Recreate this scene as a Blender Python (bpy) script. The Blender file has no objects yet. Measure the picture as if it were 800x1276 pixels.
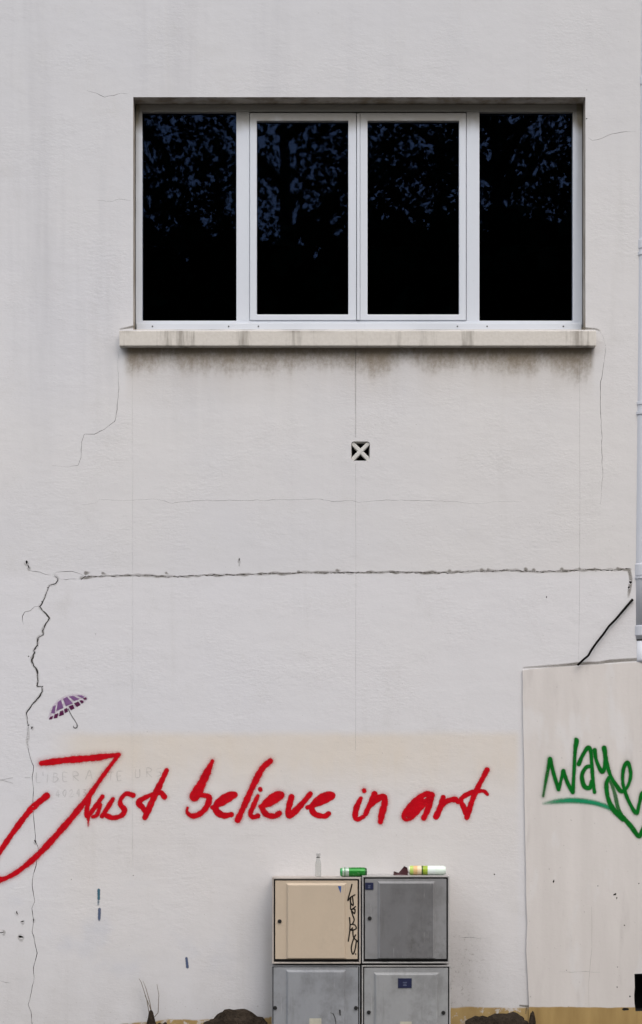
import bpy, bmesh, math, random
import numpy as np
from mathutils import Vector, noise as mnoise
from mathutils.geometry import delaunay_2d_cdt

random.seed(7); rng = np.random.default_rng(7)
R = math.radians
scene = bpy.context.scene
COL = scene.collection

# ------------------------------------------------------------------ camera, world, sun, exposure
S = 0.005            # metres on the facade for one pixel of the photograph
DIST = 11.0          # camera to facade
EYE = 1.65           # eye height; the ground line lies at row 1306
cam = bpy.data.cameras.new('camera'); camo = bpy.data.objects.new('camera', cam); COL.objects.link(camo)
camo.location = (0, -DIST, EYE); camo.rotation_euler = (R(90), 0, 0)
cam.sensor_fit = 'VERTICAL'; cam.sensor_height = 36
cam.lens = 36 * DIST / (1276 * S)
cam.shift_y = ((1306 - 638) * S - EYE) / (1276 * S)
cam.clip_end = 2000; cam.clip_start = 0.1
scene.camera = camo

SUN_EL, SUN_AZ = R(50), R(-32)      # azimuth measured from -Y (the street side) towards -X
world = bpy.data.worlds.new('World'); scene.world = world; world.use_nodes = True
wn = world.node_tree; wn.nodes.clear()
sky = wn.nodes.new('ShaderNodeTexSky'); sky.sky_type = 'NISHITA'; sky.sun_disc = False
sky.sun_elevation = SUN_EL; sky.sun_rotation = R(180) + SUN_AZ; sky.dust_density = 4.0
hs = wn.nodes.new('ShaderNodeHueSaturation'); hs.inputs['Saturation'].default_value = 0.62
bg = wn.nodes.new('ShaderNodeBackground'); bg.inputs['Strength'].default_value = 0.15
wo = wn.nodes.new('ShaderNodeOutputWorld')
wn.links.new(sky.outputs[0], hs.inputs['Color']); wn.links.new(hs.outputs[0], bg.inputs['Color']); wn.links.new(bg.outputs[0], wo.inputs['Surface'])
sun = bpy.data.lights.new('sun', 'SUN'); suno = bpy.data.objects.new('sun', sun); COL.objects.link(suno)
sun.energy = 1.4; sun.angle = R(70); sun.color = (1.0, 0.99, 0.98)
sd = Vector((math.sin(SUN_AZ) * math.cos(SUN_EL), -math.cos(SUN_AZ) * math.cos(SUN_EL), math.sin(SUN_EL)))
suno.rotation_euler = sd.to_track_quat('Z', 'Y').to_euler(); suno.location = (-4, -9, 14)
vs = scene.view_settings
vs.view_transform = 'Standard'; vs.look = 'None'; vs.gamma = 1.0; vs.use_curve_mapping = False
vs.exposure = 0.40

# ------------------------------------------------------------------ helpers
def W(px, py, y=0.0):
    """point at depth y that the photograph shows at (px, py)"""
    k = (DIST + y) / DIST
    return Vector(((px - 400) * S * k, y, EYE + ((1306 - py) * S - EYE) * k))
def X(px, y=0.0): return W(px, 0, y).x
def Z(py, y=0.0): return W(0, py, y).z

def empty(name, loc, label, cat, group=None):
    o = bpy.data.objects.new(name, None); COL.objects.link(o); o.location = loc
    o.empty_display_size = 0.1
    o['label'] = label; o['category'] = cat
    if group: o['group'] = group
    return o
def link(name, me, mat, parent=None):
    o = bpy.data.objects.new(name, me); COL.objects.link(o)
    for m in (mat if isinstance(mat, (list, tuple)) else [mat]):
        me.materials.append(m)
    if parent:
        o.parent = parent
        # meshes are written in world coordinates: bring them into the parent's frame
        p = parent; off = Vector((0, 0, 0))
        while p: off += p.location; p = p.parent
        if me.get('world', 1) and off.length > 0:
            me.transform(__import__('mathutils').Matrix.Translation(-off))
    return o
def tag(o, label, cat=None, group=None, kind=None):
    o['label'] = label
    if cat: o['category'] = cat
    if group: o['group'] = group
    if kind: o['kind'] = kind
    return o
def bm_obj(name, bm, mat, parent=None, smooth=False, bevel=0, seg=2):
    if bevel:
        bmesh.ops.bevel(bm, geom=bm.edges[:], offset=bevel, segments=seg, affect='EDGES', profile=0.6, clamp_overlap=True)
    bmesh.ops.recalc_face_normals(bm, faces=bm.faces[:])
    me = bpy.data.meshes.new(name); bm.to_mesh(me); bm.free()
    if smooth:
        for p in me.polygons: p.use_smooth = len(p.vertices) <= 4
    return link(name, me, mat, parent)
def box(bm, x0, x1, y0, y1, z0, z1):
    v = [bm.verts.new(c) for c in ((x0,y0,z0),(x1,y0,z0),(x1,y1,z0),(x0,y1,z0),(x0,y0,z1),(x1,y0,z1),(x1,y1,z1),(x0,y1,z1))]
    for f in ((3,2,1,0),(4,5,6,7),(0,1,5,4),(1,2,6,5),(2,3,7,6),(3,0,4,7)): bm.faces.new([v[i] for i in f])
def ring(bm, ox0, ox1, oz0, oz1, ix0, ix1, iz0, iz1, y0, y1):
    """mitred rectangular frame"""
    o = [(ox0,oz0),(ox1,oz0),(ox1,oz1),(ox0,oz1)]; i = [(ix0,iz0),(ix1,iz0),(ix1,iz1),(ix0,iz1)]
    L = [[bm.verts.new((p[0], y, p[1])) for p in q] for y in (y0, y1) for q in (o, i)]
    of, inf, ob, ib = L
    for k in range(4):
        n = (k + 1) % 4
        bm.faces.new([of[k], of[n], inf[n], inf[k]]); bm.faces.new([ob[n], ob[k], ib[k], ib[n]])
        bm.faces.new([of[n], of[k], ob[k], ob[n]]); bm.faces.new([inf[k], inf[n], ib[n], ib[k]])
def tube(bm, pts, rad, n=8, cap=True):
    pts = [Vector(p) for p in pts]
    if not isinstance(rad, (list, tuple)): rad = [rad] * len(pts)
    rings = []
    for i, p in enumerate(pts):
        d = (pts[min(i+1, len(pts)-1)] - pts[max(i-1, 0)]).normalized()
        a = d.orthogonal().normalized() if i == 0 else (a - d * a.dot(d)).normalized()
        b = d.cross(a)
        rings.append([bm.verts.new(p + (a * math.cos(t) + b * math.sin(t)) * rad[i]) for t in (2*math.pi*k/n for k in range(n))])
    for r0, r1 in zip(rings, rings[1:]):
        for k in range(n): bm.faces.new([r0[k], r0[(k+1)%n], r1[(k+1)%n], r1[k]])
    if cap: bm.faces.new(rings[0][::-1]); bm.faces.new(rings[-1])
def lathe(bm, prof, org, axis='z', n=24):
    """prof: (radius, height); axis x or z"""
    rings = []
    for r, h in prof:
        row = []
        for k in range(n):
            t = 2*math.pi*k/n; c, s = r*math.cos(t), r*math.sin(t)
            row.append(bm.verts.new(Vector(org) + (Vector((c, s, h)) if axis == 'z' else Vector((h, c, s)))))
        rings.append(row)
    for a, b in zip(rings, rings[1:]):
        for k in range(n): bm.faces.new([a[k], a[(k+1)%n], b[(k+1)%n], b[k]])
    bm.faces.new(rings[0][::-1]); bm.faces.new(rings[-1])

# ------------------------------------------------------------------ node helper: arithmetic on sockets
class V:
    def __init__(s, nt, k): s.nt, s.k = nt, k
    def _m(s, op, o=None, o2=None):
        n = s.nt.nodes.new('ShaderNodeMath'); n.operation = op
        for i, a in enumerate((s, o, o2)):
            if a is None: continue
            if isinstance(a, V): s.nt.links.new(a.k, n.inputs[i])
            else: n.inputs[i].default_value = a
        return V(s.nt, n.outputs[0])
    def __add__(s, o): return s._m('ADD', o)
    def __sub__(s, o): return s._m('SUBTRACT', o)
    def __mul__(s, o): return s._m('MULTIPLY', o)
    __rmul__ = __mul__; __radd__ = __add__
    def __rsub__(s, o): return (s * -1) + o
    def __truediv__(s, o): return s._m('DIVIDE', o)
    def pow(s, o): return s._m('POWER', o)
    def max(s, o): return s._m('MAXIMUM', o)
    def min(s, o): return s._m('MINIMUM', o)
    def clamp(s): return s.max(0.0).min(1.0)
    def step(s, a, b):
        """smoothstep from a to b (a may exceed b)"""
        n = s.nt.nodes.new('ShaderNodeMapRange'); n.interpolation_type = 'SMOOTHSTEP'
        s.nt.links.new(s.k, n.inputs['Value'])
        n.inputs['From Min'].default_value = min(a, b); n.inputs['From Max'].default_value = max(a, b)
        n.inputs['To Min'].default_value = 0 if a < b else 1; n.inputs['To Max'].default_value = 1 if a < b else 0
        return V(s.nt, n.outputs['Result'])
class Mat:
    def __init__(s, name):
        s.m = bpy.data.materials.new(name); s.m.use_nodes = True; s.nt = s.m.node_tree; s.nt.nodes.clear()
        tc = s.nt.nodes.new('ShaderNodeTexCoord'); sp = s.nt.nodes.new('ShaderNodeSeparateXYZ')
        s.nt.links.new(tc.outputs['Object'], sp.inputs[0])
        s.x, s.y, s.z = (V(s.nt, sp.outputs[i]) for i in range(3))
        s.out = s.nt.nodes.new('ShaderNodeOutputMaterial')
    def vec(s, a, b, c):
        n = s.nt.nodes.new('ShaderNodeCombineXYZ')
        for i, q in enumerate((a, b, c)):
            if isinstance(q, V): s.nt.links.new(q.k, n.inputs[i])
            else: n.inputs[i].default_value = q
        return V(s.nt, n.outputs[0])
    def noise(s, scale, sx=1, sz=1, sy=1, detail=4, rough=0.55, dist=0, off=0):
        n = s.nt.nodes.new('ShaderNodeTexNoise'); n.noise_dimensions = '3D'
        n.inputs['Scale'].default_value = scale; n.inputs['Detail'].default_value = min(detail, 4)
        n.inputs['Roughness'].default_value = rough; n.inputs['Distortion'].default_value = dist
        s.nt.links.new(s.vec(s.x * sx + off, s.y * sy, s.z * sz).k, n.inputs['Vector'])
        return V(s.nt, n.outputs['Fac'])
    def rgb(s, c):
        n = s.nt.nodes.new('ShaderNodeRGB'); n.outputs[0].default_value = (*c, 1); return V(s.nt, n.outputs[0])
    def mix(s, f, a, b, mode='MIX'):
        n = s.nt.nodes.new('ShaderNodeMix'); n.data_type = 'RGBA'; n.blend_type = mode
        if isinstance(f, V): s.nt.links.new(f.k, n.inputs['Factor'])
        else: n.inputs['Factor'].default_value = f
        for nm, q in (('A', a), ('B', b)):
            q = q if isinstance(q, V) else s.rgb(q)
            s.nt.links.new(q.k, [i for i in n.inputs if i.name == nm and i.type == 'RGBA'][0])
        return V(s.nt, [o for o in n.outputs if o.type == 'RGBA'][0])
    def attr(s, name):
        n = s.nt.nodes.new('ShaderNodeAttribute'); n.attribute_name = name; return V(s.nt, n.outputs['Fac'])
    def bump(s, h, strength=0.5, dist=0.003):
        n = s.nt.nodes.new('ShaderNodeBump'); n.inputs['Strength'].default_value = strength; n.inputs['Distance'].default_value = dist
        s.nt.links.new(h.k, n.inputs['Height']); return n.outputs[0]
    def bsdf(s, col, rough=0.6, normal=None, **kw):
        n = s.nt.nodes.new('ShaderNodeBsdfPrincipled')
        q = col if isinstance(col, V) else s.rgb(col)
        s.nt.links.new(q.k, n.inputs['Base Color'])
        if isinstance(rough, V): s.nt.links.new(rough.k, n.inputs['Roughness'])
        else: n.inputs['Roughness'].default_value = rough
        if normal: s.nt.links.new(normal, n.inputs['Normal'])
        for k, v in kw.items():
            k = k.replace('_', ' ')
            if isinstance(v, V): s.nt.links.new(v.k, n.inputs[k])
            else: n.inputs[k].default_value = v
        return n.outputs[0]
    def done(s, shader): s.nt.links.new(shader, s.out.inputs['Surface']); return s.m
    def mixs(s, f, a, b):
        n = s.nt.nodes.new('ShaderNodeMixShader'); s.nt.links.new(f.k, n.inputs[0]); s.nt.links.new(a, n.inputs[1]); s.nt.links.new(b, n.inputs[2])
        return n.outputs[0]
def simple(name, col, rough=0.6, var=0.15, scale=30, bump=0.0, **kw):
    M = Mat(name); n = M.noise(scale)
    c = M.mix((n - 0.3) * 1.6, tuple(q * (1 - var) for q in col), tuple(min(1, q * (1 + var)) for q in col))
    return M.done(M.bsdf(c, rough, M.bump(n, bump) if bump else None, **kw))

def plaster_height(M):
    return M.noise(6, 0.8, 1.3, detail=4) * 1.3 + M.noise(50, 0.6, 1.3, detail=5, rough=0.7) * (M.noise(2.4, detail=3, off=77).step(0.38, 0.66) * 0.75 + 0.12)

# ------------------------------------------------------------------ materials of the two walls
def wall_material():
    M = Mat('white_masonry_paint'); x, z = M.x, M.z
    big = M.noise(0.7, 1, 1, detail=3, off=4.2)
    c = M.mix((big - 0.35) * 3.0, (0.588, 0.586, 0.606), (0.618, 0.606, 0.600))
    # warmer towards the drain pipe, cooler towards the left, as the two coats of paint are
    warm = x.step(-0.8, 2.0) * 0.55
    c = M.mix(warm, c, (0.615, 0.592, 0.565))
    # the coat above the floor joint is older and greyer, the one below it was painted later
    older = z.step(Z(722), Z(706)) 
    c = M.mix(older * 0.75 + 0.0, M.mix(0.6, c, (0.665, 0.66, 0.685)), c)
    c = M.mix(z.step(3.9, 6.4) * 0.5, c, (0.47, 0.475, 0.49))
    # grey rain streaks from the eaves
    st = M.noise(3.2, 1, 0.06, detail=5, rough=0.65, off=11)
    f = (st.step(0.44, 0.70) * z.step(3.0, 5.2)) * (x.step(0.9, -1.4) * 0.75 + 0.25) * 0.62
    c = M.mix(f, c, (0.44, 0.44, 0.46))
    st2 = M.noise(9, 1, 0.05, detail=4, off=31)
    c = M.mix(st2.step(0.55, 0.78) * 0.16, c, (0.45, 0.44, 0.42))
    # patch of warmer paint rolled over earlier graffiti, and its own drips
    edge = M.noise(2.0, 1, 0.3, detail=4) * 0.05 + M.noise(40, 1, 0.3, detail=2) * 0.01
    e = z + edge
    zt = Z(915) + 0.03
    top = e.step(zt + 0.04, zt - 0.03)
    band = top * x.step(X(50), X(110)) * x.step(X(652), X(640))
    run = M.noise(16, 1, 0.05, detail=3, off=3)
    fade = z.step(Z(1010), Z(925)) * (run * 0.9 + 0.30) + 0.34 * z.step(Z(1290), Z(1020))
    c = M.mix(band * fade.clamp() * (M.noise(3, 1, 0.6, detail=4, off=51) * 0.9 + 0.35).clamp(), c, (0.650, 0.590, 0.520))
    blue = M.noise(2.6, 1, 1, detail=3, off=17).step(0.52, 0.7) * z.step(Z(1090), Z(1110)) * z.step(Z(1260), Z(1200)) * x.step(X(340), X(230)) * 0.35
    c = M.mix(blue, c, (0.52, 0.545, 0.62))
    # soot washed down below the sill
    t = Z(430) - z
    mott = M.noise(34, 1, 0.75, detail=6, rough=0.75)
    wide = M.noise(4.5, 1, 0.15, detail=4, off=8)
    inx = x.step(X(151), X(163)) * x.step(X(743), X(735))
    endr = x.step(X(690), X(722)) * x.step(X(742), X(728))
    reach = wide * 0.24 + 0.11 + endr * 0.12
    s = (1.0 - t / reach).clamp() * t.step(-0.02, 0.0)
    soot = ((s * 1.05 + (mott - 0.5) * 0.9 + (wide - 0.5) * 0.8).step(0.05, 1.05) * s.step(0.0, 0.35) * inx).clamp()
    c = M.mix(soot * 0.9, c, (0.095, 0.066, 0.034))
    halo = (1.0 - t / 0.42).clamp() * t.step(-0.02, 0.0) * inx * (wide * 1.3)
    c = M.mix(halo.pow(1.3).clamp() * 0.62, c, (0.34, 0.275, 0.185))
    # dirt specks and painted soft shade beside the cabinets, dirt splashed along the ground
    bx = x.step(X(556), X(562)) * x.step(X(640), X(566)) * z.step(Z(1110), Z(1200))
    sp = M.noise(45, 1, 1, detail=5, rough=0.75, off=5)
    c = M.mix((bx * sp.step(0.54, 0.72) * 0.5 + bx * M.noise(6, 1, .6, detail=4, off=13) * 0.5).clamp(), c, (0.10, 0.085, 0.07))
    lx = x.step(X(322), X(338)) * x.step(X(344), X(340)) * z.step(Z(1090), Z(1180))  # smooth shade painted on the wall left of the cabinets
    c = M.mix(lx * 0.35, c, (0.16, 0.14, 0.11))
    low = z.step(Z(1080), Z(1300)) * 0.42 * M.noise(5, 1, 0.5, detail=5, off=2)
    c = M.mix(low, c, (0.34, 0.31, 0.28))
    # mottled film of dirt in the grain of the roller coat
    gr1 = M.noise(130, 0.7, 1.2, detail=3, rough=0.7, off=23); gr2 = M.noise(4.0, 1, 0.7, detail=5, rough=0.65, off=27)
    c = M.mix((gr1.step(0.46, 0.70) * (gr2.step(0.35, 0.7) * 0.8 + 0.2)) * 0.30, c, (0.44, 0.43, 0.415))
    c = M.mix(gr2.step(0.56, 0.78) * 0.20, c, (0.47, 0.455, 0.43))
    # tiny specks of dirt
    spk = M.noise(90, 1, 1, detail=2, rough=0.4, off=9).step(0.735, 0.79)
    c = M.mix(spk * 0.5, c, (0.17, 0.15, 0.13))
    spl = M.noise(75, 1, 1, detail=4, rough=.7, off=71).step(0.60, 0.70) * z.step(Z(1170), Z(1275))
    c = M.mix(spl * 0.45, c, (0.20, 0.165, 0.125))
    # ochre skirting where the white coat stops
    ze = Z(1255.5) + 0.02
    och = (z + M.noise(7, 1, 1, detail=5) * 0.03 + M.noise(2, 1, 1, detail=2, off=1) * 0.02 - 0.005 + x.step(X(430), X(300)) * 0.075 + x.step(X(230), X(60)) * 0.07).step(ze + 0.006, ze - 0.006) * (1.0 - M.noise(14, 1, 1, detail=5, rough=.7, off=61).step(.54, .62) * .75)
    ochc = M.mix(M.noise(9, 1, 0.3, detail=5, off=6), (0.20, 0.12, 0.04), (0.52, 0.38, 0.17))
    c = M.mix(och, c, ochc)
    return M.done(M.bsdf(c, 0.85, M.bump(plaster_height(M), 0.40, 0.006), Specular_IOR_Level=0.25))
def pier_material():
    M = Mat('pinkish_masonry_paint'); x, z = M.x, M.z
    a = M.noise(7, 1, 0.12, detail=5, rough=0.6, off=3)
    c = M.mix((a - 0.3) * 2.2, (0.588, 0.553, 0.528), (0.660, 0.625, 0.600))
    pale = M.noise(5, 1, 0.35, detail=3, off=21).step(0.56, 0.66)
    c = M.mix(pale * 0.6, c, (0.66, 0.645, 0.64))
    dk = M.noise(11, 1, 0.18, detail=4, off=41).step(0.56, 0.75)
    c = M.mix(dk * 0.34, c, (0.42, 0.385, 0.37))
    low = z.step(Z(1060), Z(1290)) * 0.35 * M.noise(4, 1, 0.4, detail=5, off=2)
    c = M.mix(low, c, (0.34, 0.31, 0.29))
    spk = M.noise(70, 1, 1, detail=2, off=19).step(0.73, 0.78)
    c = M.mix(spk * 0.5, c, (0.15, 0.13, 0.12))
    ze = Z(1255.5) + 0.022
    och = (z + M.noise(7, 1, 1, detail=5) * 0.02 + M.noise(2, 1, 1, detail=2, off=1) * 0.015).step(ze + 0.004, ze - 0.004)
    och = och * (M.y.step(0.05, -0.05) * 0.0 + 1.0)
    ochc = M.mix(M.noise(10, 1, 0.15, detail=5, off=6), (0.17, 0.10, 0.032), (0.48, 0.335, 0.135))
    c = M.mix(och, c, ochc)
    h = M.noise(6, 1, 0.6, detail=4) * 1.1 + M.noise(50, 0.8, 1.0, detail=5, rough=.7) * 0.4
    return M.done(M.bsdf(c, 0.8, M.bump(h, 0.4, 0.005), Specular_IOR_Level=0.3))
mat_wall = wall_material(); mat_pier = pier_material()
mat_crack = simple('bare_dark_mortar', (0.05, 0.045, 0.038), 0.95, 0.3, 40)

# ------------------------------------------------------------------ cracks, chips and holes as real openings in the render coat
def densify(pts, step, jag):
    out = []
    for (x0, y0), (x1, y1) in zip(pts, pts[1:]):
        L = math.hypot(x1 - x0, y1 - y0); n = max(1, int(L / step))
        nx, ny = -(y1 - y0) / max(L, 1e-6), (x1 - x0) / max(L, 1e-6)
        for k in range(n):
            t = k / n; j = random.uniform(-jag, jag) if k else 0
            out.append((x0 + (x1 - x0) * t + nx * j, y0 + (y1 - y0) * t + ny * j))
    out.append(pts[-1]); return out
CRACK_LINES = []          # (points, width) in photo pixels, kept to leave the gap free of paint
def crack(pts, w, step=5, jag=0.5, taper=True, vary=0.5):
    p = densify(pts, step, jag); n = len(p); quads = []; prev = None
    for i, (a, b) in enumerate(p):
        q0 = p[max(i-1, 0)]; q1 = p[min(i+1, n-1)]
        dx, dy = q1[0]-q0[0], q1[1]-q0[1]; L = math.hypot(dx, dy) or 1
        nx, ny = -dy/L, dx/L
        ww = w * random.uniform(1-vary, 1+vary) * 0.5
        if taper: ww *= min(1, 0.15 + 3.0*min(i, n-1-i)/n)
        ww = max(ww, 0.05)
        cur = ((a+nx*ww, b+ny*ww), (a-nx*ww, b-ny*ww))
        if prev: quads.append([prev[0], prev[1], cur[1], cur[0]])
        prev = cur
    CRACK_LINES.append((p, w))
    return quads
def chip(cx, cy, rx, ry, rot=0, n=9):
    P = []
    for k in range(n):
        t = 2*math.pi*k/n; r = random.uniform(0.65, 1.15)
        u, v = rx*r*math.cos(t), ry*r*math.sin(t)
        P.append((cx + u*math.cos(rot) - v*math.sin(rot), cy + u*math.sin(rot) + v*math.cos(rot)))
    CRACK_LINES.append(([(cx-.01, cy), (cx+.01, cy)], (rx+ry)))
    return [P]
wall_cracks = []
C = lambda *a, **k: wall_cracks.extend(crack(*a, **k))
main = [(67.3,716.5),(71.3,720),(72.3,723),(68.8,728),(62.5,729),(60,732.5),(56.3,742.5),(53,750.6),(49.4,755.6),(53,761),(61.5,770),(59.4,774.4),(55.7,780),(53.2,785.6),(53.9,790.7),(47.6,794.4),(46.6,803.8),(42,810.7),(43.2,813.2),(39.5,822),(42,830),(45.7,834.5),(47.2,846.4),(46.4,855.2),(52,855.8),(52.6,862),(46.4,870.9),(40,878.4),(32.9,888.4),(35,903.4),(35,919),(33.8,922.9),(35,933)]
C(main, 1.5, step=2.6, jag=0.7, vary=0.5)
C([(67.6,717.5),(71.3,720),(72.3,723),(69,727.5),(63,728.6)], 1.6, step=3, jag=0.2)
C([(39.5,821),(37,818)], 0.8)
C([(72,721),(82,722.5),(92,721.5),(103,722)], 0.45, step=3, jag=.6)
for k in range(4, len(main)-3):
    if random.random() < .75:
        a, b = main[k]; wall_cracks += chip(a+random.uniform(-.8,.8), b+random.uniform(-.8,.8), random.uniform(.5,1.15), random.uniform(.6,1.6), random.uniform(0,3))
C([(35,932),(38,945),(42,955),(40,968),(42,985),(41,1000),(43,1030),(44,1048),(48,1058),(46,1072),(43,1085),(41.5,1090),(40,1103.8),(43.4,1122.8),(39.7,1131.5),(42,1146.9),(40,1161.4),(43,1171.6),(46.4,1187.7),(41.5,1206.6),(42.6,1218),(38.2,1240),(35,1251.8),(38.6,1260.6),(40,1276),(41,1300)], 0.62, taper=False)
C([(49.2,755.4),(43,756),(38,761),(31,762.5),(28,768),(28,773),(30,779)], 0.65)
C([(34,711),(50,713),(57,716),(63,716.5)], 0.45)
C([(68,716),(70,713),(78,712.5),(90,712),(100,715),(105,718)], 0.4)
C([(101,722),(106,718.3),(120,718.5),(165,717),(205,718),(208,719.2),(240,717.5),(300,716),(370,714),(442,713.5),(500,713),(540,714),(560,714),(590,711.5),(605,712),(630,710.5),(665,712.5),(700,711.5),(722,711),(740,709.5),(760,710.5),(785,709)], 0.75, step=2.2, jag=0.9, taper=False, vary=0.85)
C([(100,629),(118,627),(125,622),(150,623.5),(195,622),(215,627),(240,624),(300,623.5),(400,622),(415,625),(440,624),(447,626),(480,623),(540,624),(560,625),(600,628),(615,625),(650,625)], 0.24)
C([(149,435),(146.5,450),(148,480),(146,510),(143,525),(130,535),(118,541),(105,541),(102,550),(101,570),(97,580),(85,582),(65,580)], 0.42)
C([(747,412),(752,420),(755,432),(752,455),(748,480),(748,505),(750,540),(750,565),(751,595),(748,628)], 0.42)
C([(108,113),(120,116),(130,121),(142,119),(150,116),(160,117)], 0.34)
C([(122,250),(140,251),(148,248),(163,250)], 0.22)
C([(733,171.5),(738,175),(745,174),(762,167),(780,164),(792,164)], 0.42)
C([(570,1168),(585,1168),(600,1170)], 0.3)
C([(0,1222),(8,1224.5),(15,1225)], 0.35)
C([(165,447),(165.4,640),(164.6,860),(165,1080)], 0.11, step=30, jag=0.2, taper=False, vary=0.6)
C([(443,436),(443.3,545)], 0.22, step=20, jag=0.25, taper=False)
C([(443,578),(443.4,700),(443,935)], 0.12, step=30, jag=0.2, taper=False, vary=0.6)
C([(722,450),(722.6,600),(722,760),(721,822)], 0.15, step=30, jag=0.2, taper=False, vary=0.6)
for a in ((33,700.5,2.0,2.6,0),(35.5,706,1.2,3,-0.4),(298,697,1.3,2.4,0),(298,704,0.4,3,0),(785.5,725.5,2.6,2.2,0),(783.5,732,1.8,2,0),(44,1048.5,1.6,2.6,-0.4),(39.7,907,1.5,2.6,0.3),(35.6,818,1.1,1.2,0),
          (42,1147,1.1,2.8,0),(26.5,1167.3,4.2,1.9,0.1),(28,1148.4,2.8,1.2,-0.2),(21,1137.5,1.2,3,-0.3),(2,1162,4.5,1.0,-0.2),(681,744,1.0,1.2,0),(616,1089.5,1.3,1.2,0),(731,112,.6,.7,0),(731,148,1.0,1.1,0),(166,1091,.9,.9,0),(89,1096,.8,.8,0),(255,1140,.6,.7,0),(119,790,.7,.7,0)):
    wall_cracks += chip(a[0], a[1], a[2]*.8, a[3]*.8, a[4])
pier_cracks = []
for a in ((690,1098,1.6,2.6,0.2),(766,1114.5,3.2,2.0,-0.4),(768.5,1119,1.0,2.4,0),(745,1104,1.1,1.1,0),(778,1153,1.4,1.3,0),(796,1101,1.1,1.1,0),(769,1230,1.3,1.5,0),(769.5,1205,0.9,1.0,0),(785,1241.5,1.5,1.6,0),(706,1209,0.8,.9,0)):
    pier_cracks += chip(a[0], a[1], a[2]*.72, a[3]*.72, a[4])
pier_cracks += crack([(737,1130),(737.6,1180),(733.5,1225),(734,1256)], 0.18, step=12, jag=.4)
pier_cracks += crack([(696,1211),(712,1211.5),(730,1210.5),(748,1212)], 0.2, step=8, jag=.4)
pier_cracks += chip(779, 1257.6, 5.0, 1.7, 0.05, 14)

def cut_sheet(name, outer, solids, cracks, y, depth, mats, parent, k=1.0):
    """flat sheet in the XZ plane with openings; cracks get side walls and a bottom, solids stay open"""
    verts, faces = [], []
    def addf(P, cv):
        ids = []
        for p in P:
            q = cv(p); verts.append(Vector((q[0], q[1]))); ids.append(len(verts) - 1)
        a = sum(verts[ids[i]].x * verts[ids[(i+1) % len(ids)]].y - verts[ids[(i+1) % len(ids)]].x * verts[ids[i]].y for i in range(len(ids)))
        faces.append(ids if a > 0 else ids[::-1])
    ident = lambda p: p
    cpx = lambda p: (X(p[0], y), Z(p[1], y))
    addf(outer, ident)
    for s in solids: addf(s, ident)
    ns = 1 + len(solids)
    for c in cracks: addf(c, cpx)
    vo, eo, fo, ov, oe, of = delaunay_2d_cdt(verts, [], faces, 0, 1e-6)
    me_v = [(v.x, y, v.y) for v in vo]; me_f = []; mi = []
    kinds = []
    for f, src in zip(fo, of):
        kd = 'out' if 0 not in src else ('hole' if any(0 < s < ns for s in src) else ('crack' if any(s >= ns for s in src) else 'wall'))
        kinds.append(kd)
    edge = {}
    for f, kd in zip(fo, kinds):
        n = len(f)
        for i in range(n): edge.setdefault(frozenset((f[i], f[(i+1) % n])), []).append((kd, f[i], f[(i+1) % n]))
    back = {}
    def bk(i):
        if i not in back:
            back[i] = len(me_v); v = vo[i]; me_v.append((v.x, y + depth, v.y))
        return back[i]
    for f, kd in zip(fo, kinds):
        if kd == 'wall': me_f.append(tuple(f)); mi.append(0)
        elif kd == 'crack': me_f.append(tuple(bk(i) for i in f)); mi.append(1)
    for k2, L in edge.items():
        kk = [l[0] for l in L]
        if 'wall' in kk and 'crack' in kk:
            kd, a, b = [l for l in L if l[0] == 'crack'][0]
            me_f.append((a, b, bk(b), bk(a))); mi.append(1)
    me = bpy.data.meshes.new(name); me.from_pydata(me_v, [], me_f)
    me.polygons.foreach_set('material_index', mi); me.update()
    return me

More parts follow.
